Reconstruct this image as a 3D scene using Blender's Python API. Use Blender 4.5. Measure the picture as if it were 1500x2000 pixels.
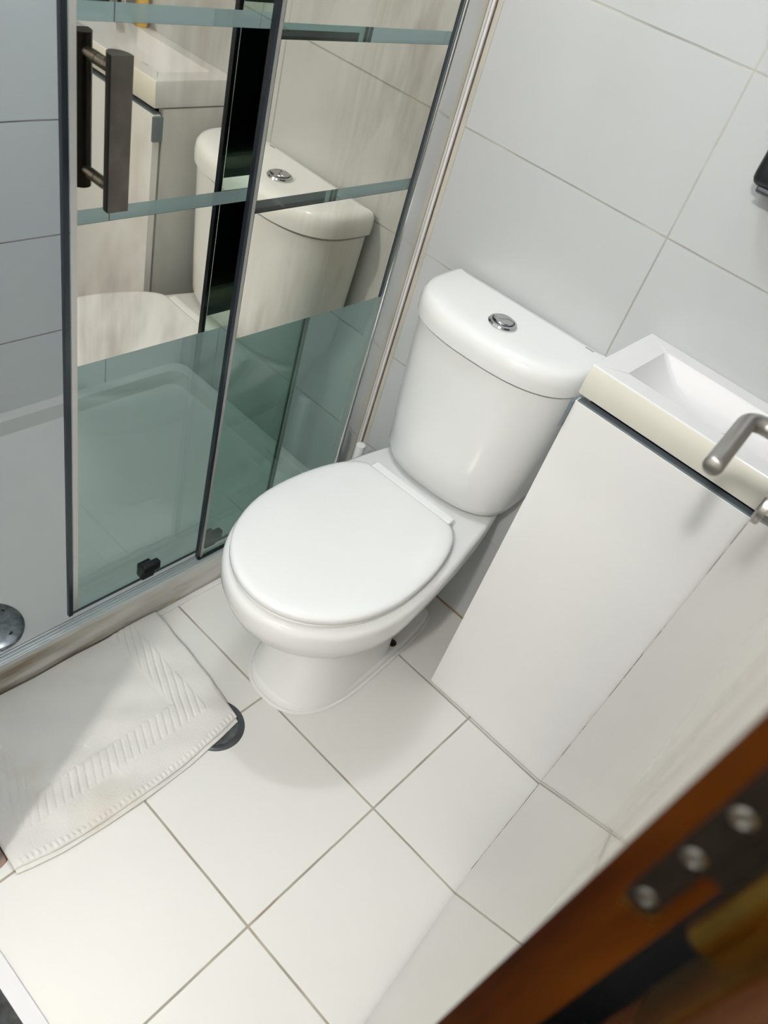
import bpy, bmesh, math, random
from mathutils import Vector, Matrix
for o in list(bpy.data.objects): bpy.data.objects.remove(o)
random.seed(4)
PI = math.pi
SC = bpy.context.scene
COL = SC.collection

# ------------------------------------------------------------------ camera
cam_d = bpy.data.cameras.new('camera'); cam = bpy.data.objects.new('camera', cam_d); COL.objects.link(cam)
R = ((0.71375083, 0.65239702, 0.25482912), (0.59568489, -0.37406396, -0.71079932), (-0.36840097, 0.65913146, -0.65561151))
right, down, fwd = [Vector(r) for r in R]
M = Matrix.Identity(4)
for i in range(3):
    M[i][0] = right[i]; M[i][1] = -down[i]; M[i][2] = -fwd[i]
M[0][3], M[1][3], M[2][3] = 0.0, 0.0, 1.4
cam.matrix_world = M
cam_d.sensor_fit = 'HORIZONTAL'; cam_d.sensor_width = 36.0
cam_d.lens = 36.0 * 1525.488 / 1500.0
cam_d.clip_start = 0.01
cam_d.dof.use_dof = True; cam_d.dof.focus_distance = 1.35; cam_d.dof.aperture_fstop = 7.5
SC.camera = cam

# ------------------------------------------------------------------ light and exposure
SC.view_settings.view_transform = 'Standard'
try: SC.view_settings.look = 'None'
except Exception: pass
SC.view_settings.gamma = 1.0; SC.view_settings.use_curve_mapping = False
SC.view_settings.exposure = 0.0
W = bpy.data.worlds.new('world'); SC.world = W; W.use_nodes = True
W.node_tree.nodes['Background'].inputs[0].default_value = (0.9, 0.95, 1.0, 1)
W.node_tree.nodes['Background'].inputs[1].default_value = 0.02
def lamp(name, loc, power, radius, color):
    d = bpy.data.lights.new(name, 'POINT'); d.energy = power; d.shadow_soft_size = radius; d.color = color
    o = bpy.data.objects.new(name, d); o.location = loc; COL.objects.link(o); return o
HALL_W, BATH_W = 95.0, 8.3
lamp('hall_ceiling_lamp', (0.02, -1.05, 2.36), HALL_W, 0.055, (1.0, 0.975, 0.93))
for k in range(3):
    lamp('bathroom_ceiling_lamp', (-0.875 + 0.055 * (k - 1), 0.66 + 0.04 * k, 2.37), BATH_W, 0.03, (0.94, 0.98, 1.0))

# ------------------------------------------------------------------ materials
def new_mat(name):
    m = bpy.data.materials.new(name); m.use_nodes = True
    return m, m.node_tree, m.node_tree.nodes['Principled BSDF']
def nd(nt, t, **kw):
    n = nt.nodes.new(t)
    for k, v in kw.items(): setattr(n, k, v)
    return n
def mth(nt, op, a, b=None, c=None):
    n = nt.nodes.new('ShaderNodeMath'); n.operation = op
    for i, v in enumerate((a, b, c)):
        if v is None: continue
        if isinstance(v, (int, float)): n.inputs[i].default_value = v
        else: nt.links.new(v, n.inputs[i])
    return n.outputs[0]
def mixc(nt, f, a, b):
    n = nt.nodes.new('ShaderNodeMix'); n.data_type = 'RGBA'
    for s, v in ((n.inputs[0], f), (n.inputs[6], a), (n.inputs[7], b)):
        if isinstance(v, (int, float)): s.default_value = v
        elif isinstance(v, tuple): s.default_value = v if len(v) == 4 else (*v, 1)
        else: nt.links.new(v, s)
    return n.outputs[2]
def ramp(nt, f, p0, p1):
    n = nt.nodes.new('ShaderNodeMapRange'); n.clamp = True
    nt.links.new(f, n.inputs[0]); n.inputs[1].default_value = p0; n.inputs[2].default_value = p1
    return n.outputs[0]
def noise(nt, scale, detail=3, stretch=(1, 1, 1), rough=0.5):
    g = nt.nodes.new('ShaderNodeNewGeometry'); mp = nt.nodes.new('ShaderNodeMapping')
    mp.inputs['Scale'].default_value = stretch
    nt.links.new(g.outputs['Position'], mp.inputs[0])
    n = nt.nodes.new('ShaderNodeTexNoise'); n.inputs['Scale'].default_value = scale; n.inputs['Detail'].default_value = detail
    n.inputs['Roughness'].default_value = rough
    nt.links.new(mp.outputs[0], n.inputs['Vector']); return n.outputs['Fac']
def bump(nt, b, h, strength, dist=0.002):
    n = nt.nodes.new('ShaderNodeBump'); n.inputs['Strength'].default_value = strength; n.inputs['Distance'].default_value = dist
    nt.links.new(h, n.inputs['Height']); nt.links.new(n.outputs[0], b.inputs['Normal'])
def plain(name, col, rough=0.5, metal=0.0, coat=0.0, var=0.0, vs=12.0, stretch=(1, 1, 1), bm=0.0, bs=60.0, spec=0.5):
    m, nt, b = new_mat(name)
    b.inputs['Base Color'].default_value = (*col, 1); b.inputs['Roughness'].default_value = rough
    b.inputs['Metallic'].default_value = metal; b.inputs['Coat Weight'].default_value = coat; b.inputs['Coat Roughness'].default_value = 0.06
    b.inputs['Specular IOR Level'].default_value = spec
    f = noise(nt, vs, 4, stretch)
    dk = tuple(c * (1 - var) for c in col)
    nt.links.new(mixc(nt, ramp(nt, f, 0.35, 0.65), dk, col), b.inputs['Base Color'])
    if bm: bump(nt, b, noise(nt, bs, 3), bm)
    return m

def tile_mat(name, au, av, ou, ov, pu, pv, wid, tcol, gcol, rough, wav=0.12, fine=0.0, stain=None):
    """tiles with a grout grid in metres along two world axes"""
    m, nt, b = new_mat(name)
    g = nd(nt, 'ShaderNodeNewGeometry'); s = nd(nt, 'ShaderNodeSeparateXYZ'); nt.links.new(g.outputs['Position'], s.inputs[0])
    def line(ax, off, pit):
        x = s.outputs[ax]
        wob = mth(nt, 'MULTIPLY', mth(nt, 'SUBTRACT', noise(nt, 14, 2), 0.5), 0.0016)
        q = mth(nt, 'DIVIDE', mth(nt, 'SUBTRACT', mth(nt, 'ADD', x, wob), off), pit)
        fr = mth(nt, 'ABSOLUTE', mth(nt, 'SUBTRACT', q, mth(nt, 'ROUND', q)))
        return mth(nt, 'MULTIPLY', fr, pit)
    d = mth(nt, 'MINIMUM', line(au, ou, pu), line(av, ov, pv))
    mr = ramp(nt, d, wid * 0.35, wid * 0.65)
    cl = mixc(nt, ramp(nt, noise(nt, 2.2, 4), 0.3, 0.7), tuple(c * 0.965 for c in tcol), tcol)
    gr = mixc(nt, ramp(nt, noise(nt, 9, 4), 0.42, 0.62), tuple(c * 0.72 for c in gcol), gcol)
    if stain is not None: gr = mixc(nt, ramp(nt, noise(nt, 5, 3), 0.60, 0.66), gr, stain)
    nt.links.new(mixc(nt, mr, gr, cl), b.inputs['Base Color'])
    nt.links.new(mth(nt, 'SUBTRACT', 0.8, mth(nt, 'MULTIPLY', mr, 0.8 - rough)), b.inputs['Roughness'])
    h = mth(nt, 'ADD', mth(nt, 'MULTIPLY', mr, 0.5), mth(nt, 'MULTIPLY', noise(nt, 9, 2), wav))
    if fine: h = mth(nt, 'ADD', h, mth(nt, 'MULTIPLY', noise(nt, 260, 2), fine))
    bump(nt, b, h, 0.5, 0.0015)
    b.inputs['Specular IOR Level'].default_value = 0.5
    return m

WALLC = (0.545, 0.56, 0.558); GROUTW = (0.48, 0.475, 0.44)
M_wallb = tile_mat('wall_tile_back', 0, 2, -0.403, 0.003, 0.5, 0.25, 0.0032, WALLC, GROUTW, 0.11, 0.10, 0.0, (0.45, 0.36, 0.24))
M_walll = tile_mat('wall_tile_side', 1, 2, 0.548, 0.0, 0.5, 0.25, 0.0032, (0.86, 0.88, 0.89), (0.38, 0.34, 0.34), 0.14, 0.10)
M_floor = tile_mat('floor_tile', 0, 1, -0.2295, 0.451, 0.3185, 0.3152, 0.0042, (0.785, 0.775, 0.745), (0.44, 0.40, 0.33), 0.42, 0.10, 0.12, (0.25, 0.17, 0.11))
M_ceil = plain('white_ceiling_paint', (0.80, 0.80, 0.79), 0.8, var=0.02)
M_hallwall = plain('white_hall_paint', (0.80, 0.79, 0.77), 0.8, var=0.03)
M_hallfloor = plain('dark_grey_rug', (0.055, 0.06, 0.062), 0.9, var=0.7, vs=45, bm=0.6, bs=120)
M_ceramic = plain('white_glazed_ceramic', (0.84, 0.845, 0.84), 0.12, coat=0.0, var=0.01)
M_seat = plain('white_seat_plastic', (0.85, 0.86, 0.86), 0.16, var=0.008)
M_bead = plain('white_silicone', (0.82, 0.82, 0.80), 0.35, var=0.05)
M_chrome = plain('chrome', (0.62, 0.63, 0.65), 0.09, 1.0, var=0.12, vs=40)
M_chromedk = plain('scratched_dark_chrome', (0.30, 0.32, 0.34), 0.24, 1.0, var=0.5, vs=60)
M_steel = plain('brushed_steel', (0.46, 0.44, 0.42), 0.36, 1.0, var=0.12, vs=40)
M_alu = plain('polished_aluminium', (0.80, 0.80, 0.79), 0.13, 1.0, var=0.10, vs=14, stretch=(1, 1, 0.3))
M_track = plain('satin_aluminium_track', (0.62, 0.65, 0.66), 0.38, 0.7, var=0.06)
M_alugrey = plain('grey_aluminium', (0.20, 0.235, 0.26), 0.4, 0.25, var=0.1)
M_bronze = plain('bronze_grey_metal', (0.20, 0.18, 0.155), 0.30, 0.9, var=0.3, vs=25)
M_handback = plain('dark_bronze_back', (0.03, 0.027, 0.024), 0.25, 0.6, var=0.3, vs=25)
M_black = plain('black_plastic', (0.012, 0.013, 0.016), 0.28, var=0.2)
M_navyd = plain('dark_teal_edge_strip', (0.010, 0.016, 0.026), 0.25, var=0.2)
M_navy = plain('dark_anodised_profile', (0.045, 0.055, 0.07), 0.3, 0.3, var=0.1)
M_lacquer = plain('white_lacquer', (0.86, 0.86, 0.85), 0.2, coat=0.3, var=0.01, bm=0.04, bs=300)
M_carcass = plain('grey_white_board', (0.70, 0.70, 0.68), 0.4, var=0.02)
M_basin = plain('white_basin_resin', (0.80, 0.795, 0.80), 0.14, var=0.01)
M_basinrim = plain('yellowed_basin_resin', (0.74, 0.72, 0.63), 0.25, var=0.02)
M_brass = plain('brass', (0.50, 0.31, 0.07), 0.28, 1.0, var=0.3, vs=30)
M_hinge = plain('shade_darkened_hinge', (0.022, 0.018, 0.015), 0.35, 0.6, var=0.3, vs=60)  # shading of the hinge plate put into its colour
M_screw = plain('grey_screw', (0.45, 0.45, 0.42), 0.3, 1.0, var=0.2)
M_tray = plain('white_shower_tray', (0.76, 0.755, 0.735), 0.28, var=0.03, vs=5, bm=0.03)
M_edge = plain('glass_edge_teal', (0.012, 0.035, 0.042), 0.12, var=0.2)
M_seal = plain('milky_seal_strip', (0.40, 0.40, 0.38), 0.35, var=0.1, stretch=(1, 1, 0.2))
M_sealw = plain('white_seal_strip', (0.80, 0.79, 0.77), 0.25, var=0.04)
M_rubber = plain('grey_rubber_ring', (0.10, 0.105, 0.115), 0.35, 0.4, var=0.35, vs=40)
M_rust = plain('rusty_brown', (0.16, 0.065, 0.025), 0.35, var=0.6, vs=50)
M_beige = plain('stained_sealant', (0.565, 0.54, 0.46), 0.5, var=0.12, vs=16)
M_rustj = plain('brown_stained_joint', (0.42, 0.31, 0.17), 0.7, var=0.35, vs=14)
M_mould = plain('dark_mould_line', (0.14, 0.09, 0.07), 0.7, var=0.4, vs=30)
M_brushw = plain('white_brush_plastic', (0.83, 0.83, 0.82), 0.3, var=0.01)
M_yellow = plain('yellow_orange_plastic', (0.85, 0.55, 0.16), 0.3, var=0.05)
M_trimw = plain('white_threshold', (0.74, 0.74, 0.76), 0.35, var=0.04)
M_mark = plain('grey_print', (0.12, 0.13, 0.13), 0.4)

def wood(name, c1, c2, stretch, rough=0.3):
    m, nt, b = new_mat(name)
    f = noise(nt, 9, 5, stretch, 0.6)
    nt.links.new(mixc(nt, ramp(nt, f, 0.3, 0.7), c1, c2), b.inputs['Base Color'])
    b.inputs['Roughness'].default_value = rough; b.inputs['Specular IOR Level'].default_value = 0.25
    return m
def worn_mat():
    m, nt, b = new_mat('chipped_edge_banding')
    f = noise(nt, 12, 4, (1, 1, 2.0), 0.7)
    nt.links.new(mixc(nt, ramp(nt, f, 0.48, 0.54), (0.52, 0.50, 0.45), (0.10, 0.045, 0.03)), b.inputs['Base Color'])
    b.inputs['Roughness'].default_value = 0.6
    return m
M_worn = worn_mat()
M_wallr = plain('shade_darkened_wall', (0.05, 0.062, 0.075), 0.5, var=0.15)  # dark colour stands in for the shade between door and right wall
M_wood = wood('orange_brown_wood', (0.013, 0.0026, 0.0004), (0.060, 0.0165, 0.0009), (6, 6, 0.5))
M_woodj = wood('brown_wood_frame', (0.05, 0.016, 0.005), (0.13, 0.046, 0.014), (6, 6, 0.5), 0.4)

def door_mat():
    m, nt, b = new_mat('glossy_whitewashed_door')
    f = noise(nt, 7, 4, (5, 5, 0.35), 0.6)
    c = mixc(nt, ramp(nt, f, 0.50, 0.80), (0.43, 0.40, 0.335), (0.25, 0.19, 0.125))
    nt.links.new(c, b.inputs['Base Color']); b.inputs['Roughness'].default_value = 0.03; b.inputs['IOR'].default_value = 2.3
    return m
M_door = door_mat()

def kerb_mat():
    m, nt, b = new_mat('streaked_stone_kerb')
    f = noise(nt, 26, 5, (1, 0.10, 1), 0.6); g = noise(nt, 7, 3, (1, 0.3, 1))
    k = mth(nt, 'MULTIPLY', ramp(nt, f, 0.40, 0.56), ramp(nt, g, 0.34, 0.50))
    nt.links.new(mixc(nt, k, (0.68, 0.67, 0.63), (0.27, 0.215, 0.155)), b.inputs['Base Color'])
    b.inputs['Roughness'].default_value = 0.3
    return m
M_kerb = kerb_mat()

def mirror_mat():
    """warm tinted mirror coating with run marks and smears"""
    m, nt, b = new_mat('smeared_mirror_coating')
    b.inputs['Metallic'].default_value = 1.0
    f = noise(nt, 16, 5, (1, 1, 0.10), 0.65); g = noise(nt, 3.2, 3, (1, 1, 0.6))
    k = mth(nt, 'MULTIPLY', ramp(nt, f, 0.46, 0.74), ramp(nt, g, 0.40, 0.62))
    c = mixc(nt, k, (0.78, 0.755, 0.665), (0.60, 0.55, 0.45))
    p = noise(nt, 5.5, 4, (1, 1, 0.45), 0.6); q = noise(nt, 30, 4, (1, 1, 0.12), 0.6)
    c = mixc(nt, mth(nt, 'MULTIPLY', ramp(nt, p, 0.52, 0.66), mth(nt, 'ADD', 0.35, mth(nt, 'MULTIPLY', ramp(nt, q, 0.35, 0.65), 0.55))), c, (0.45, 0.415, 0.36))
    nt.links.new(c, b.inputs['Base Color'])
    b.inputs['Roughness'].default_value = 0.012
    return m
M_mirror = mirror_mat()
M_mirback = plain('dark_mirror_backing', (0.006, 0.014, 0.017), 0.25, var=0.3, vs=10, stretch=(1, 1, 0.2))

def glass_mat():
    m = bpy.data.materials.new('green_tinted_glass'); m.use_nodes = True; nt = m.node_tree
    nt.nodes.remove(nt.nodes['Principled BSDF']); out = nt.nodes['Material Output']
    t = nd(nt, 'ShaderNodeBsdfTransparent'); t.inputs[0].default_value = (0.80, 0.885, 0.855, 1)
    gl = nd(nt, 'ShaderNodeBsdfGlossy'); gl.inputs['Roughness'].default_value = 0.01; gl.inputs[0].default_value = (0.95, 1, 0.98, 1)
    fr = nd(nt, 'ShaderNodeFresnel'); gg = nd(nt, 'ShaderNodeNewGeometry')
    nt.links.new(mth(nt, 'SUBTRACT', 1.5, mth(nt, 'MULTIPLY', gg.outputs['Backfacing'], 1.5 - 1 / 1.5)), fr.inputs[0])   # same reflectance on both faces of a thin pane
    mx = nd(nt, 'ShaderNodeMixShader')
    nt.links.new(fr.outputs[0], mx.inputs[0]); nt.links.new(t.outputs[0], mx.inputs[1]); nt.links.new(gl.outputs[0], mx.inputs[2])
    nt.links.new(mx.outputs[0], out.inputs[0]); return m
M_glass = glass_mat()

def towel_mat():
    m, nt, b = new_mat('white_terry_cotton')
    f = noise(nt, 6, 4); s = noise(nt, 4.5, 3)
    c = mixc(nt, ramp(nt, f, 0.3, 0.7), (0.70, 0.685, 0.66), (0.76, 0.75, 0.72))
    c = mixc(nt, mth(nt, 'MULTIPLY', ramp(nt, s, 0.58, 0.72), 0.5), c, (0.60, 0.55, 0.44))
    nt.links.new(c, b.inputs['Base Color']); b.inputs['Roughness'].default_value = 0.95
    b.inputs['Specular IOR Level'].default_value = 0.1
    bump(nt, b, noise(nt, 420, 3), 0.55, 0.0015)
    return m
M_towel = towel_mat()

# ------------------------------------------------------------------ mesh helpers (world coordinates)
class MB:
    def __init__(s): s.bm = bmesh.new(); s.bev = False
    def _merge(s, b2):
        me = bpy.data.meshes.new('tmp'); b2.to_mesh(me); b2.free(); s.bm.from_mesh(me); bpy.data.meshes.remove(me)
    def box(s, x0, x1, y0, y1, z0, z1, bev=0.0, seg=2, mi=0):
        b = bmesh.new(); bmesh.ops.create_cube(b, size=1)
        for v in b.verts:
            v.co = Vector((x0 if v.co.x < 0 else x1, y0 if v.co.y < 0 else y1, z0 if v.co.z < 0 else z1))
        if bev:
            s.bev = True; bmesh.ops.bevel(b, geom=b.edges[:], offset=bev, segments=seg, profile=0.6, affect='EDGES', clamp_overlap=True)
        for f in b.faces: f.material_index = mi
        s._merge(b); return s
    def loft(s, rings, cap0=True, cap1=True, mi=0):
        vs = [[s.bm.verts.new(p) for p in r] for r in rings]; n = len(rings[0])
        for a, b in zip(vs, vs[1:]):
            for i in range(n):
                f = s.bm.faces.new((a[i], a[(i + 1) % n], b[(i + 1) % n], b[i])); f.material_index = mi
        if cap0: f = s.bm.faces.new(list(reversed(vs[0]))); f.material_index = mi
        if cap1: f = s.bm.faces.new(vs[-1]); f.material_index = mi
        return s
    def prism(s, pts, z0, z1, mi=0): return s.loft([[(x, y, z0) for x, y in pts], [(x, y, z1) for x, y in pts]], mi=mi)
    def tube(s, path, r, n=20, mi=0, closed=False):
        P = [Vector(p) for p in path]; rings = []; up = None
        for i, p in enumerate(P):
            if closed: t = P[(i + 1) % len(P)] - P[i - 1]
            else: t = P[min(i + 1, len(P) - 1)] - P[max(i - 1, 0)]
            t.normalize()
            if up is None:
                up = Vector((0, 0, 1)) if abs(t.z) < 0.9 else Vector((1, 0, 0))
            up = (up - t * up.dot(t)).normalized(); sd = t.cross(up)
            rr = r[i] if isinstance(r, (list, tuple)) else r
            rings.append([p + (up * math.cos(a) + sd * math.sin(a)) * rr for a in [2 * PI * k / n for k in range(n)]])
        if closed: rings.append(rings[0]); return s.loft(rings, False, False, mi)
        return s.loft(rings, mi=mi)
    def lathe(s, c, prof, n=40, mi=0):
        return s.loft([[(c[0] + r * math.cos(2 * PI * k / n), c[1] + r * math.sin(2 * PI * k / n), c[2] + z) for k in range(n)] for r, z in prof], mi=mi)
    def xf(s, mat):
        for v in s.bm.verts: v.co = mat @ v.co
        return s

def build(name, mb, mats, parent=None, loc=None, smooth=35):
    """one mesh object; geometry is given in world metres, the origin goes to parent / loc"""
    bm = mb.bm; bmesh.ops.remove_doubles(bm, verts=bm.verts, dist=1e-6)
    bmesh.ops.recalc_face_normals(bm, faces=bm.faces)
    root = parent
    while root is not None and root.parent is not None: root = root.parent
    off = Vector(root.location) if root is not None else Vector(loc or (0, 0, 0))
    for v in bm.verts: v.co -= off
    me = bpy.data.meshes.new(name); bm.to_mesh(me); bm.free()
    for m in (mats if isinstance(mats, (list, tuple)) else [mats]): me.materials.append(m)
    if smooth:
        for p in me.polygons: p.use_smooth = True
        me.set_sharp_from_angle(angle=math.radians(smooth))
    o = bpy.data.objects.new(name, me); COL.objects.link(o)
    if mb.bev and smooth:
        w = o.modifiers.new('face_weighted_normals', 'WEIGHTED_NORMAL'); w.weight = 100; w.keep_sharp = True
    if parent is not None: o.parent = parent
    else: o.location = off
    return o
def thing(name, label, cat, loc, group=None):
    o = bpy.data.objects.new(name, None); o.empty_display_size = 0.05; COL.objects.link(o); o.location = loc
    return tag(o, label, cat, group)
def tag(o, label, cat, group=None):
    o['label'] = label; o['category'] = cat
    if group: o['group'] = group
    return o
def struct(o): o['kind'] = 'structure'; return o
def ybox(name, mat, *a, **k): return build(name, MB().box(*a, **k), mat, loc=((a[0] + a[1]) / 2, (a[2] + a[3]) / 2, a[4]))

# ------------------------------------------------------------------ room shell
YB, XL, XR, YF, ZC = 1.298, -1.55, 0.118, 0.15, 2.42
struct(ybox('floor', M_floor, XL - 0.1, XR + 0.1, 0.152, YB + 0.1, -0.1, 0.0))
struct(ybox('wall_back', M_wallb, XL - 0.1, XR + 0.1, YB, YB + 0.1, 0.0, ZC))
struct(ybox('wall_left', M_walll, XL - 0.1, XL, YF - 0.1, YB, 0.0, ZC))
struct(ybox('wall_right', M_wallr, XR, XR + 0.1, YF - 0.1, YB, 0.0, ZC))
wf = MB().box(XL, -0.60, YF - 0.1, YF, 0, ZC).box(-0.60, XR, YF - 0.1, YF, 2.08, ZC)
struct(build('wall_front', wf, M_walll, loc=(-1.1, 0.1, 0)))
struct(ybox('ceiling', M_ceil, XL - 0.1, XR + 0.1, YF - 0.1, YB + 0.1, ZC, ZC + 0.06))
# hall behind the camera
struct(ybox('floor_hall', M_hallfloor, -1.3, 1.2, -1.9, 0.127, -0.1, 0.0))
struct(ybox('wall_hall_rear', M_hallwall, -1.3, 1.2, -2.0, -1.9, 0.0, ZC))
struct(ybox('wall_hall_left', M_hallwall, -1.4, -1.3, -1.9, 0.05, 0.0, ZC))
struct(ybox('wall_hall_right', M_hallwall, 1.2, 1.3, -1.9, 0.05, 0.0, ZC))
struct(build('wall_hall_front', MB().box(XR + 0.1, 1.2, 0.05, 0.12, 0, ZC), M_hallwall, loc=(0.6, 0.08, 0)))
struct(ybox('ceiling_hall', M_ceil, -1.4, 1.3, -2.0, 0.05, ZC, ZC + 0.06))
struct(ybox('trim_1', M_trimw, -0.545, 0.073, 0.127, 0.152, -0.1, 0.003, bev=0.001))      # door threshold strip
# door frame
jb = MB().box(0.0735, XR, 0.05, 0.200, 0, 2.08, bev=0.002)
struct(build('trim_2', jb, M_woodj, loc=(0.09, 0.12, 0)))
jl = MB().box(-0.60, -0.545, 0.03, 0.152, 0, 2.08, bev=0.002).box(-0.545, 0.0735, 0.05, 0.152, 2.04, 2.08)
struct(build('trim_3', jl, M_woodj, loc=(-0.57, 0.09, 0)))
# tiled shower kerb
kb = MB().box(-0.8725, -0.850, 0.15, YB, 0.0, 0.088, bev=0.002)
struct(build('trim_4', kb, M_kerb, loc=(-0.861, 0.7, 0)))
struct(ybox('trim_5', M_bead, -0.851, -0.838, 0.15, YB, -0.002, 0.004, bev=0.0015))       # pale joint at the kerb's foot

# ------------------------------------------------------------------ shower tray
tray = thing('shower_tray', 'white shower tray sunk behind the stone kerb, with a round chrome drain cover', 'shower tray', (-1.2, 0.72, 0.0))
t = MB()
def tring(i, z):
    x0, x1, y0, y1 = XL + i, -0.8735 - i * 0.12, 0.15 + i, YB - i; r = 0.04; pts = []
    for cx, cy, a0 in ((x1 - r, y1 - r, 0), (x0 + r, y1 - r, 90), (x0 + r, y0 + r, 180), (x1 - r, y0 + r, 270)):
        for k in range(7):
            a = math.radians(a0 + 15 * k); pts.append((cx + r * math.cos(a), cy + r * math.sin(a), z))
    return pts
t.loft([tring(0.0, 0.001), tring(0.0, 0.050), tring(0.012, 0.053), tring(0.030, 0.050), tring(0.042, 0.016), tring(0.056, 0.007), tring(0.1, 0.005)], True, True)
build('basin', t, M_tray, tray)
DR = (-1.002, 0.431)
d = build('drain_cover', MB().lathe((*DR, 0.0052), [(0.062, 0), (0.0625, 0.003), (0.058, 0.006), (0.03, 0.0085), (0.008, 0.009)], 48), M_chromedk, tray)
d['label'] = 'chrome drain cover'
for a in (-60, 30, 120, 210):
    aa = math.radians(a)
    build('drain_hole', MB().lathe((DR[0] + 0.042 * math.cos(aa), DR[1] + 0.042 * math.sin(aa), 0.0115), [(0.0045, 0), (0.0045, 0.0012)], 14), M_black, d)

# ------------------------------------------------------------------ shower enclosure
XF, XS = -0.862, -0.902            # outer faces of the fixed panel and of the sliding door
ZTOP = 1.95
ZM = [(0.6596, 0.8850), (0.9060, 1.1285), (1.1490, ZTOP - 0.02)]   # mirror-coated heights; clear bands between
def glass_panel(root, xf, y0, y1, z0):
    b = MB(); b.box(xf - 0.007, xf - 0.001, y0, y1, z0, ZTOP)
    for f in b.bm.faces:
        f.normal_update()
        f.material_index = 0 if abs(f.normal.x) > 0.9 else 1
    return build('glass_pane', b, [M_glass, M_edge], root, smooth=0)
def coat(pane, xf, y0, y1):
    for z0, z1 in ZM:
        b = MB().box(xf - 0.0009, xf, y0, y1, z0, z1)
        for f in b.bm.faces:
            f.normal_update(); f.material_index = 0 if f.normal.x > 0.9 else 1
        build('mirror_band', b, [M_mirror, M_mirback], pane, smooth=0)
Y0F, Y1F = 0.824, 1.226
fx = thing('fixed_shower_panel', 'fixed shower glass panel beside the toilet tank, mirrored above a clear green lower part', 'shower screen', (XF, 1.05, 0.088))
pf = glass_panel(fx, XF, Y0F + 0.0062, 1.27, 0.098)
coat(pf, XF, Y0F + 0.014, 1.214)
build('seal_strip', MB().box(XF - 0.001, XF + 0.0006, Y0F + 0.0062, Y0F + 0.0125, 0.099, ZTOP), M_seal, fx)
build('edge_strip', MB().box(XF - 0.008, XF + 0.0008, Y0F - 0.0012, Y0F + 0.0060, 0.098, ZTOP, bev=0.0006), M_navyd, fx)
build('mirror_edge_line', MB().box(XF - 0.001, XF + 0.001, 1.2145, 1.2215, ZM[0][0], ZTOP - 0.02), M_navy, fx)
wp = MB()
n = 10; sec = [(-0.8805, 1.2985), (-0.8805, 1.226)]
sec += [(-0.8635 + 0.0065 * math.sin(PI / 2 * k / n), 1.2315 - 0.0055 * math.cos(PI / 2 * k / n)) for k in range(n + 1)]
sec += [(-0.857 + 0.0016 * math.sin(PI * k / n), 1.2315 + 0.066 * k / n) for k in range(1, n + 1)]
wp.prism(sec, 0.088, ZTOP)
# leave a slot so that the pane ends inside the profile
build('wall_profile', wp, M_alu, fx)
build('sealant_bead', MB().box(-0.8565, -0.8510, 1.2925, 1.2985, 0.088, ZTOP, bev=0.001), M_sealw, fx)
tr = MB().box(-0.8685, -0.8505, 0.152, 1.2985, 0.086, 0.0975, bev=0.001).box(-0.8685, -0.8655, 0.152, 1.2985, 0.0975, 0.1015)
tr.box(-0.8605, -0.859, 0.152, 0.823, 0.0975, 0.0995).box(-0.8545, -0.8525, 0.152, 0.823, 0.0975, 0.0995)
build('floor_track', tr, M_track, fx)
build('track_gasket', MB().box(-0.8705, -0.8686, 0.152, 1.2985, 0.086, 0.1005), M_black, fx)
build('track_gasket', MB().box(XF + 0.0005, XF + 0.004, Y0F, 1.226, 0.0975, 0.1005), M_black, fx)

Y0S, Y1S = 0.543, 1.056
sl = thing('sliding_shower_door', 'sliding shower door half open on the left, mirrored glass with a bronze grey pull bar', 'shower door', (XS, 0.8, 0.062))
ps = glass_panel(sl, XS, Y0S + 0.0078, Y1S, 0.064)
coat(ps, XS, Y0S + 0.0182, Y1S - 0.02)
build('edge_profile', MB().box(XS - 0.0075, XS + 0.0005, Y0S - 0.0015, Y0S + 0.0075, 0.062, ZTOP, bev=0.001), M_navy, sl)
sp = build('seal_strip', MB().box(XS - 0.0009, XS + 0.0012, Y0S + 0.0085, Y0S + 0.0180, 0.075, ZTOP, bev=0.0008), M_sealw, sl)
sp['label'] = 'white seal strip'
build('seal_strip', MB().box(XS - 0.010, XS + 0.001, Y1S + 0.0002, Y1S + 0.009, 0.066, ZTOP, bev=0.001), M_seal, sl)
hb = MB(); sec = [(-0.855, 0.5755), (-0.855, 0.6055)]
sec += [(-0.8605 - 0.0165 * math.sin(PI * k / 14), 0.5905 + 0.015 * math.cos(PI * k / 14)) for k in range(15)]
hb.prism(sec, 0.922, 1.1085)
for f in hb.bm.faces:
    f.normal_update(); f.material_index = 0 if (f.normal.x > 0.9 or abs(f.normal.z) > 0.9) else 1
hd = build('pull_handle', hb, [M_bronze, M_handback], sl, smooth=30); hd['label'] = 'bronze grey pull handle'
for z in (1.088, 0.946):
    build('handle_post', MB().tube([(XS + 0.0005, 0.5905, z), (-0.886, 0.5905, z), (-0.885, 0.5905, z), (-0.874, 0.5905, z)], [0.0075, 0.0075, 0.0062, 0.0062], 20), M_bronze, hd)
for y in (0.705, 0.872):
    g = MB().box(XS - 0.001, XS + 0.016, y, y + 0.042, 0.095, 0.118, bev=0.006, seg=3).box(XS - 0.02, XS + 0.003, y + 0.006, y + 0.036, 0.064, 0.100, bev=0.003)
    gb = build('guide_block', g, M_black, sl); gb['label'] = 'black guide block'

# stained joint on the wall beside the profile
struct(ybox('trim_6', M_beige, -0.8482, -0.8375, YB - 0.0012, YB + 0.001, 0.09, ZTOP, bev=0.0008))
struct(ybox('trim_8', M_rustj, -0.84, XR, YB - 0.0035, YB + 0.001, -0.001, 0.0022))       # stained joint between floor and back wall
struct(ybox('trim_7', M_mould, -0.8505, -0.8484, YB - 0.0020, YB + 0.001, 0.10, 1.95))

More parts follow.
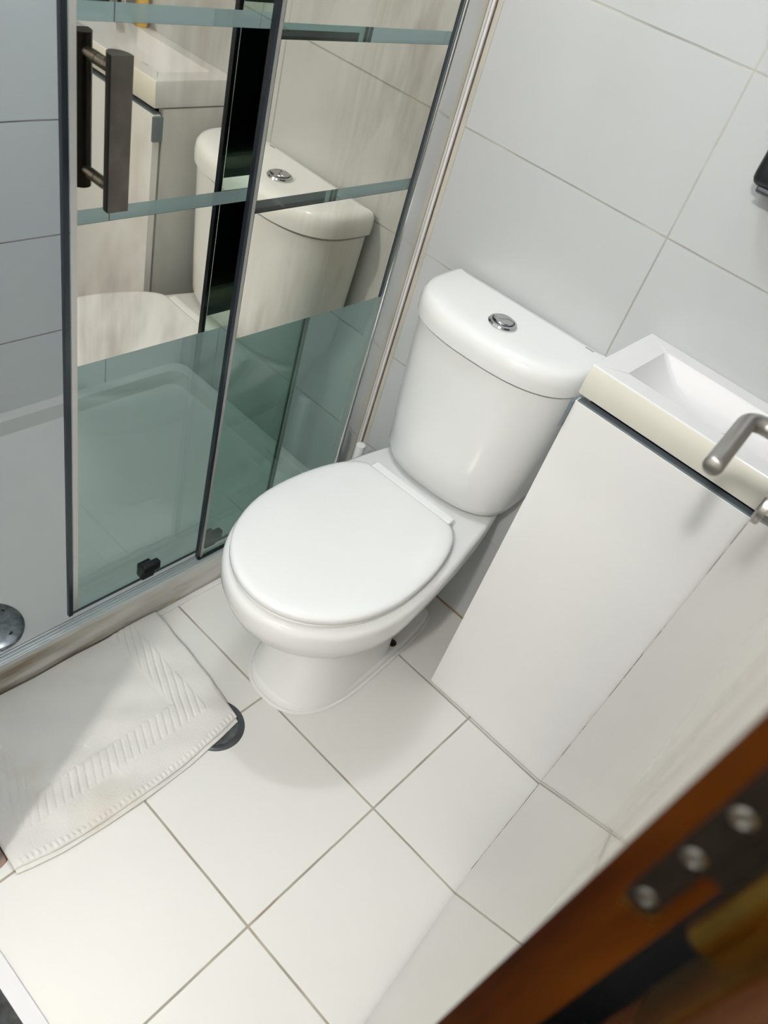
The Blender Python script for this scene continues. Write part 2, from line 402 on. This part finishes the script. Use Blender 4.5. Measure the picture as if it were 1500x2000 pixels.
# ------------------------------------------------------------------ toilet
TY = math.radians(2.5)
TM = Matrix.Translation((-0.563, 1.18, 0)) @ Matrix.Rotation(TY, 4, 'Z')
def ring(z, hw, yf, ym, hb, yb, n=2.0, m=2.0, cnt=14):
    """outline with a rounded front (towards -y) and a flat back of half width hb"""
    rt = []
    for k in range(cnt + 1):
        t = PI / 2 * k / cnt
        rt.append((hw * math.sin(t) ** (2 / n), ym - (ym - yf) * math.cos(t) ** (2 / n)))
    for k in range(1, cnt + 1):
        t = PI / 2 * k / cnt
        rt.append((hb + (hw - hb) * math.cos(t) ** (2 / m), ym + (yb - ym) * math.sin(t) ** (2 / m)))
    lf = [(-x, y) for x, y in reversed(rt[1:])]
    return [(x, y, z) for x, y in rt + lf]
toilet = thing('toilet', 'white close-coupled toilet with its lid down between the shower and the vanity', 'toilet', (-0.563, 1.18, 0))
b = MB()
up = [(0.205, .088, -.395, -.27, .060, .060), (0.225, .100, -.418, -.28, .068, .075), (0.250, .128, -.458, -.29, .078, .090), (0.280, .156, -.497, -.30, .090, .100),
      (0.315, .175, -.526, -.31, .102, .106), (0.350, .183, -.539, -.32, .110, .108), (0.375, .183, -.541, -.32, .112, .108), (0.388, .180, -.537, -.32, .110, .106), (0.393, .172, -.528, -.32, .104, .10)]
b.loft([ring(*u, m=1.45) for u in up])
lo = [(0.0, .113, -.416, -.25, .096, -.125), (0.012, .112, -.414, -.25, .094, -.125), (0.035, .106, -.406, -.25, .092, -.125), (0.08, .098, -.396, -.25, .090, -.125), (0.14, .093, -.390, -.25, .088, -.125), (0.19, .092, -.392, -.26, .086, -.125), (0.235, .102, -.415, -.27, .09, -.125)]
b.loft([ring(*u, n=2.5, m=3) for u in lo])
b.loft([ring(*u, n=2.5, m=2.2) for u in [(0.0, .114, -.417, -.22, .090, .040), (0.020, .113, -.415, -.22, .089, .039), (0.027, .108, -.408, -.22, .084, .034)]])
b.loft([ring(*u, n=3, m=3) for u in [(0.0, .060, -.2, -.05, .05, .07), (0.38, .062, -.2, -.05, .05, .08)]])
b.xf(TM); build('bowl', b, M_ceramic, toilet, smooth=50)
o = [p for p in ring(0.0035, .1165, -.4195, -.22, .092, .042, n=2.5, m=2.2)]
build('sealant_bead', MB().tube(o, 0.0042, 8, closed=True).xf(TM), M_bead, toilet)
bt = build('floor_bolt', MB().lathe((0.094, -0.112, 0.026), [(0.010, 0), (0.010, 0.003), (0.006, 0.003), (0.006, 0.008), (0.003, 0.009)], 20).xf(TM), M_black, toilet)
bt['label'] = 'dark floor bolt'
build('seat', MB().loft([ring(z, .166 - i, -.531 + i, -.315, .095 - i, -.112 - i, 2.05, 2.0) for z, i in ((0.3925, .006), (0.396, .001), (0.403, 0), (0.407, .003))]).xf(TM), M_seat, toilet)
sl_ = MB().loft([ring(z, .169 - i, -.534 + i, -.315, .103 - i * .7, -.112 - i * .5, 2.05, 2.0) for z, i in ((0.4075, .003), (0.4095, 0), (0.4185, 0), (0.4225, .003), (0.4248, .009), (0.4257, .018), (0.4262, .05), (0.4266, .10))]).xf(TM)
lid = build('seat_lid', sl_, M_seat, toilet, smooth=60)
build('hinge_bar', MB().box(-.104, .104, -.110, -.088, .3935, .421, bev=0.006, seg=3).xf(TM), M_seat, lid)
# tank
tk = [(0.394, .10, -.02, .06, .08, .10), (0.398, .135, -.040, .06, .115, .104), (0.408, .150, -.052, .06, .135, .108), (0.43, .157, -.058, .06, .148, .108), (0.52, .164, -.063, .06, .158, .108), (0.64, .172, -.068, .06, .166, .108), (0.7225, .177, -.071, .06, .170, .108), (0.7228, .168, -.062, .06, .162, .104), (0.7272, .168, -.062, .06, .162, .104)]
tank = build('tank', MB().loft([ring(*u, n=2.55, m=4) for u in tk]).xf(TM), M_ceramic, toilet, smooth=60)
tl = [(0.7275, .179, -.074, .06, .174, .110), (0.7295, .183, -.079, .06, .178, .112), (0.750, .184, -.080, .06, .179, .113), (0.766, .182, -.077, .06, .178, .113), (0.7745, .176, -.070, .06, .174, .111), (0.7780, .166, -.060, .06, .166, .106), (0.7785, .14, -.035, .06, .14, .095)]
tlid = build('tank_lid', MB().loft([ring(*u, n=2.55, m=5) for u in tl]).xf(TM), M_ceramic, toilet, smooth=60)
fb = MB().lathe((0.0, 0.002, 0.7783), [(0.027, 0), (0.0275, 0.003), (0.0255, 0.006), (0.0215, 0.007), (0.0205, 0.0045)], 48).xf(TM)
fbo = build('flush_button', fb, M_chrome, tlid); fbo['label'] = 'chrome round dual flush button'
def half(sign):
    """two interlocking halves split by an S-shaped line"""
    m = MB(); r = 0.0190; cx, cy = 0.0, 0.002; pts = []
    for k in range(25):
        a = PI * k / 24; pts.append((r * math.cos(a), r * math.sin(a)))
    s = []
    for k in range(1, 24):
        x = -r + 2 * r * k / 24; s.append((x, 0.0058 * math.sin(PI * x / r)))
    poly = pts + s; g = 0.0009
    poly = [(x, y + g) for x, y in poly]
    if sign < 0: poly = [(-x, -y) for x, y in poly]
    z = 0.7831
    m.loft([[(cx + x, cy + y, z) for x, y in poly], [(cx + x, cy + y, z + 0.0042) for x, y in poly], [(cx + x * .93, cy + y * .93, z + 0.0054) for x, y in poly]])
    return m.xf(TM @ Matrix.Translation((cx, cy, 0)) @ Matrix.Rotation(math.radians(20), 4, 'Z') @ Matrix.Translation((-cx, -cy, 0)))
build('button_well', MB().lathe((0.0, 0.002, 0.7826), [(0.0206, 0), (0.0206, 0.0006), (0.002, 0.0006)], 40).xf(TM), M_black, fbo)
build('button_half', half(1), M_chrome, fbo); build('button_half', half(-1), M_chrome, fbo)
mk = MB()
for k in range(5): mk.box(0.130 + k * 0.0036, 0.1326 + k * 0.0036, 0.0935, 0.0962, 0.7786, 0.7790)
build('maker_mark', mk.xf(TM), M_mark, tlid)

# ------------------------------------------------------------------ toilet brush
br = thing('toilet_brush', 'white toilet brush in its holder behind the toilet, only the round handle top showing', 'toilet brush', (-0.772, 1.178, 0))
BX, BY = -0.772, 1.178
build('holder', MB().lathe((BX, BY, 0.0005), [(0.042, 0), (0.045, 0.004), (0.046, 0.11), (0.043, 0.113), (0.040, 0.110), (0.039, 0.012), (0.01, 0.010)], 36), M_brushw, br)
build('handle', MB().lathe((BX, BY, 0.012), [(0.008, 0.0), (0.008, 0.20), (0.0105, 0.215), (0.0112, 0.328), (0.0105, 0.333), (0.006, 0.3335)], 28), M_brushw, br)

# ------------------------------------------------------------------ vanity and washbasin
VX0, VX1, VY0 = -0.347, 0.053, 1.086
van = thing('vanity_cabinet', 'narrow white gloss vanity cabinet between the toilet and the door', 'cabinet', (-0.147, 1.19, 0))
cb = MB()
cb.box(VX0, VX0 + 0.016, VY0 + 0.024, YB - 0.001, 0.0, 0.800).box(VX1 - 0.016, VX1, VY0 + 0.024, YB - 0.001, 0.0, 0.800)
cb.box(VX0 + 0.016, VX1 - 0.016, VY0 + 0.026, YB - 0.002, 0.03, 0.046).box(VX0 + 0.016, VX1 - 0.016, YB - 0.012, YB - 0.002, 0.046, 0.80)
build('carcass', cb, M_carcass, van)
vd = build('door', MB().box(VX0, VX1, VY0, VY0 + 0.018, 0.004, 0.7885, bev=0.0012), M_lacquer, van)
build('grip_profile', MB().box(VX0 + 0.003, VX1 - 0.003, VY0 + 0.0012, VY0 + 0.0172, 0.7878, 0.7915, bev=0.0008), M_alugrey, vd)
build('gap_shade_sheet', MB().box(VX0 + 0.018, VX1 - 0.018, VY0 + 0.0225, VY0 + 0.0255, 0.60, 0.8005), M_black, van)  # black sheet added to stand for the shade inside the open gap
cl = build('edge_clip', MB().box(VX0 - 0.006, VX0 - 0.0002, VY0 - 0.004, VY0 + 0.021, 0.735, 0.7865, bev=0.0006), M_alugrey, vd)
cl['label'] = 'grey metal clip'
bs = thing('washbasin', 'white rectangular washbasin with a sunken trough on top of the vanity', 'washbasin', (-0.147, 1.19, 0.803))
BZ = 0.857
def rrect(x0, x1, y0, y1, r, z, k=5):
    pts = []
    for cx, cy, a0 in ((x1 - r, y1 - r, 0), (x0 + r, y1 - r, 90), (x0 + r, y0 + r, 180), (x1 - r, y0 + r, 270)):
        for i in range(k + 1):
            a = math.radians(a0 + 90 * i / k); pts.append((cx + r * math.cos(a), cy + r * math.sin(a), z))
    return pts
bb = MB()
x0, x1, y0, y1 = VX0 - 0.002, VX1 + 0.002, VY0 - 0.001, YB - 0.001
rings = [rrect(x0 + .001, x1 - .001, y0 + .001, y1, .002, 0.8030), rrect(x0, x1, y0, y1, .002, 0.805), rrect(x0, x1, y0, y1, .002, BZ - 0.002), rrect(x0 + .0015, x1 - .0015, y0 + .0015, y1, .002, BZ),
         rrect(-.303, .010, 1.122, 1.262, .006, BZ), rrect(-.301, .008, 1.124, 1.260, .008, BZ - .003), rrect(-.268, -.03, 1.132, 1.254, .012, BZ - .033), rrect(-.240, -.05, 1.140, 1.246, .016, BZ - .042), rrect(-.17, -.10, 1.17, 1.22, .02, BZ - .045)]
bb.loft(rings)
for f in bb.bm.faces:
    f.normal_update(); c = f.calc_center_median()
    f.material_index = 1 if (c.y < y0 + 0.0005 and abs(f.normal.y) > 0.9) else 0
build('bowl', bb, [M_basin, M_basinrim], bs, smooth=40)
build('drain', MB().lathe((-0.135, 1.195, BZ - .0448), [(.022, 0), (.022, .002), (.018, .003), (.006, .003)], 30), M_chrome, bs)
tp = thing('basin_tap', 'chrome basin tap on the right end of the washbasin rim', 'tap', (0.030, 1.235, BZ))
build('body', MB().lathe((0.030, 1.235, BZ), [(.019, 0), (.019, .006), (.015, .010), (.0145, .075), (.012, .085)], 30), M_chrome, tp)
build('spout', MB().tube([(0.030, 1.235, BZ + .06), (0.0, 1.225, BZ + .066), (-.035, 1.213, BZ + .062), (-.045, 1.21, BZ + .05)], [.010, .0095, .009, .009], 18), M_chrome, tp)
build('lever', MB().tube([(0.030, 1.235, BZ + .082), (0.030, 1.235, BZ + .092), (0.012, 1.222, BZ + .108)], [.009, .008, .005], 16), M_chrome, tp)
bo = thing('soap_bottle', 'small yellow orange bottle on the back rim of the washbasin', 'bottle', (-0.020, 1.280, BZ))
build('body', MB().lathe((-0.020, 1.279, BZ), [(.014, 0), (.0155, .003), (.0155, .075), (.010, .085), (.007, .09)], 28), M_yellow, bo)
build('cap', MB().lathe((-0.020, 1.279, BZ + .09), [(.0085, 0), (.0085, .018), (.006, .02)], 24), M_black, bo)

# ------------------------------------------------------------------ wall dispenser at the right edge of the picture
ds = thing('wall_dispenser', 'black rounded dispenser fixed to the tiled wall above the washbasin', 'dispenser', (-0.275, YB, 1.135))
build('housing', MB().box(-0.320, -0.225, YB - 0.055, YB - 0.0005, 1.135, 1.33, bev=0.018, seg=4), M_black, ds)
build('chrome_base', MB().box(-0.306, -0.24, YB - 0.052, YB - 0.006, 1.129, 1.140, bev=0.005, seg=3), M_chromedk, ds)

# ------------------------------------------------------------------ bath mat
def lerp(tab, q):
    if q <= tab[0][0]: return tab[0][1]
    for (a, va), (b_, vb) in zip(tab, tab[1:]):
        if q <= b_:
            f = (q - a) / (b_ - a); return va + (vb - va) * f
    return tab[-1][1]
XRT = [(0.226, -0.548), (0.25, -0.541), (0.30, -0.531), (0.38, -0.524), (0.46, -0.521), (0.56, -0.524), (0.64, -0.533), (0.69, -0.541)]
YTT = [(-0.848, 0.713), (-0.735, 0.707), (-0.65, 0.700), (-0.59, 0.692), (-0.53, 0.682)]
def mat_sheet(zb, thick, nu, nv, pattern, xoff=0.0, yoff=0.0):
    m = MB(); top = []; X0 = -0.846
    for j in range(nv + 1):
        row = []
        for i in range(nu + 1):
            u, v = i / nu, j / nv
            yy = 0.228 + v * (0.69 - 0.228)
            xr = lerp(XRT, yy) + xoff; x = X0 + (xr - X0) * u
            yt = lerp(YTT, x) + yoff; y0_ = 0.244 - 0.018 * u - yoff; y = y0_ + (yt - y0_) * v
            h = thick
            ed = min((xr - x), (yt - y), (y - y0_))
            h *= min(1.0, 0.35 + 0.65 * math.sqrt(max(ed, 0) / 0.006)) if ed < 0.006 else 1.0
            h += 0.0022 * math.sin(x * 31 + 1.3) * math.sin(y * 23 + x * 9) + 0.0016 * math.sin(x * 70 - y * 41)
            if pattern:
                inner = max(-0.640 - 9, x + 0.640, y - 0.600, 0.318 - y)     # >0 outside the inner field
                if 0 < inner < 0.052:
                    s = (0.38 * x + 0.92 * y) / 0.0140
                    e = min(1, inner / 0.004, (0.052 - inner) / 0.004)
                    w = abs(s - round(s)) * 2                       # 1 in the groove between two ribs
                    h += 0.0028 * e * ((1 - max(0.0, (w - 0.45) / 0.55) ** 2) - 0.45)
                elif inner <= 0:
                    h -= 0.0006 * min(1, -inner / 0.003)
                if 0.003 < xr - x < 0.013:
                    h += 0.0010 * math.cos(2 * PI * y / 0.0095)
                if (y - 0.245) ** 2 + (x + 0.585) ** 2 < 0.04: h += 0.0009 * math.sin(60 * x + 90 * y)
            row.append(m.bm.verts.new((x, y, zb + max(h, 0.001))))
        top.append(row)
    bot = [[m.bm.verts.new((v.co.x, v.co.y, zb)) for v in r] for r in (top[0], top[-1])]
    for j in range(nv):
        for i in range(nu):
            m.bm.faces.new((top[j][i], top[j][i + 1], top[j + 1][i + 1], top[j + 1][i]))
    for r, bo_ in ((top[0], bot[0]), (top[-1], bot[-1])):
        for i in range(nu): m.bm.faces.new((r[i], bo_[i], bo_[i + 1], r[i + 1]))
    for i in (0, -1):
        cb_ = [bot[0][i]] + [None] * (nv - 1) + [bot[1][i]]
        for j in range(1, nv): cb_[j] = m.bm.verts.new((top[j][i].co.x, top[j][i].co.y, zb))
        for j in range(nv): m.bm.faces.new((top[j][i], top[j + 1][i], cb_[j + 1], cb_[j]))
    return m
mt = thing('bath_mat', 'folded white terry bath mat with a ribbed border lying against the shower kerb', 'bath mat', (-0.69, 0.46, 0.0))
build('upper_layer', mat_sheet(0.0085, 0.0065, 170, 250, True), M_towel, mt, smooth=60)
build('under_layer', mat_sheet(0.003, 0.005, 40, 60, False, 0.0065, -0.001), M_towel, mt, smooth=60)

# ------------------------------------------------------------------ floor drain and rusty disc
dc = (-0.5565, 0.645)
fd = thing('floor_drain', 'round dark grey floor drain ring half under the corner of the bath mat', 'drain', (*dc, 0))
build('ring', MB().lathe((*dc, 0.0), [(0.0445, 0.0008), (0.0450, 0.0016), (0.0485, 0.0024), (0.0535, 0.0024), (0.0565, 0.0012), (0.0570, 0.0002)], 64), M_rubber, fd)
build('grate', MB().lathe((*dc, 0.0), [(0.0438, 0.0002), (0.0438, 0.0012), (0.03, 0.0016)], 48), M_chromedk, fd)
rd = build('rusty_disc', MB().lathe((-0.612, 0.207, 0.0), [(0.046, 0.0002), (0.046, 0.0016), (0.042, 0.0024), (0.02, 0.0024)], 48), M_rust, loc=(-0.612, 0.207, 0))
tag(rd, 'rusty brown round plate on the floor at the lower left corner of the bath mat', 'drain')

# ------------------------------------------------------------------ entrance door (opened inwards, seen along its face)
DA = Vector((0.0295, 0.195, 0)); DT = Vector((-0.0853, 0.99636, 0)); DN = Vector((0.99636, 0.0853, 0))
DW, DTH = 0.627, 0.030
DMt = Matrix(((DT.x, DN.x, 0, DA.x), (DT.y, DN.y, 0, DA.y), (0, 0, 1, 0), (0, 0, 0, 1)))   # local: x along the leaf, y into its thickness
door = struct(bpy.data.objects.new('door_1', None)); COL.objects.link(door); door.location = (DA.x, DA.y, 0)
dl = MB().box(0.0, DW, 0.0, DTH, 0.010, 2.03)
for f in dl.bm.faces:
    f.normal_update(); f.material_index = 0 if f.normal.y < -0.5 else 1
leaf = build('door_leaf', dl.xf(DMt), [M_door, M_wood], door, smooth=0)
# lever handle on the hall side
def L(x, y, z): return DMt @ Vector((x, y, z))
ln = 0.570; lz = 1.062
lv = MB()
path = [L(ln, -0.004, lz), L(ln, -0.042, lz)]
for k in range(1, 9):
    a = PI / 2 * k / 8; path.append(L(ln - 0.018 * (1 - math.cos(a)), -0.042 - 0.018 * math.sin(a), lz))
path += [L(ln - 0.06, -0.060, lz), L(ln - 0.1190, -0.060, lz), L(ln - 0.1205, -0.060, lz), L(ln - 0.1222, -0.060, lz), L(ln - 0.1232, -0.060, lz)]
lv.tube(path, [0.0091] * (len(path) - 3) + [0.0090, 0.0084, 0.0072], 28)
lever = build('lever_handle', lv, M_steel, door, smooth=40); lever['label'] = 'brushed steel lever handle'
def rose(z, r, th, ln=ln):
    m = MB(); rr = []
    for q, d in ((r, 0.0), (r, -th + 0.001), (r - 0.0015, -th), (r * 0.3, -th)):
        rr.append([L(ln + q * math.cos(2 * PI * k / 40), d, z + q * math.sin(2 * PI * k / 40)) for k in range(40)])
    return m.loft(rr)
build('rose', rose(lz, 0.026, 0.009), M_steel, lever)
lr = build('lock_rose', rose(lz - 0.072, 0.021, 0.004, 0.572), M_steel, door)
build('turn_slot', MB().box(0.5705, 0.5735, -0.0048, -0.0039, lz - 0.080, lz - 0.064).xf(DMt), M_black, lr)
build('worn_edge', MB().box(DW - 0.0006, DW + 0.0004, -0.0004, 0.0012, 0.010, 1.0).xf(DMt), M_worn, door)
# hinge on the edge that faces us
HZ = 1.205
hp = []
for k in range(13):
    a = PI + PI * k / 12; hp.append((0.0168 + 0.0062 * math.cos(a), HZ - 0.0655 + 0.0062 * math.sin(a)))
for k in range(13):
    a = PI * k / 12; hp.append((0.0168 + 0.0062 * math.cos(a), HZ + 0.0655 + 0.0062 * math.sin(a)))
hm = MB().loft([[(-0.0003, y, z) for y, z in hp], [(-0.0020, y, z) for y, z in hp], [(-0.0026, 0.0168 + (y - 0.0168) * .9, HZ + (z - HZ) * .992) for y, z in hp]])
hm.box(-0.0020, -0.0003, 0.0200, 0.0315, HZ - 0.034, HZ + 0.034, bev=0.0008)
hg = build('hinge', hm.xf(DMt), M_hinge, door)
hg['label'] = 'brass hinge with a plate coloured dark for its shade'
for dz in (-0.062, -0.029, 0.0, 0.029, 0.062):
    m = MB(); rr = []
    for q, d in ((0.0042, -0.0021), (0.0042, -0.0030), (0.0032, -0.0034), (0.0012, -0.0026)):
        rr.append([L(d, 0.0165 + q * math.cos(2 * PI * k / 20), HZ + dz + q * math.sin(2 * PI * k / 20)) for k in range(20)])
    build('screw', m.loft(rr), M_screw, hg)
bc = L(-0.003, 0.0375, 0)
build('barrel', MB().tube([(bc.x, bc.y, HZ - 0.060), (bc.x, bc.y, HZ - 0.059), (bc.x, bc.y, HZ + 0.059), (bc.x, bc.y, HZ + 0.06)], [0.0045, 0.0058, 0.0058, 0.0045], 24), M_brass, hg)
build('leaf_edge', MB().box(-0.0016, -0.0002, 0.0120, 0.0215, HZ - 0.0765, HZ - 0.0722, bev=0.0008).box(-0.0016, -0.0002, 0.0214, 0.0252, HZ - 0.074, HZ - 0.067, bev=0.0008).box(-0.0018, -0.0002, 0.0232, 0.0268, HZ - 0.020, HZ + 0.06, bev=0.0008).xf(DMt), M_brass, hg)
build('frame_leaf', MB().box(0.0712, 0.0733, 0.166, 0.196, HZ - 0.105, HZ + 0.072, bev=0.0006), M_brass, hg)
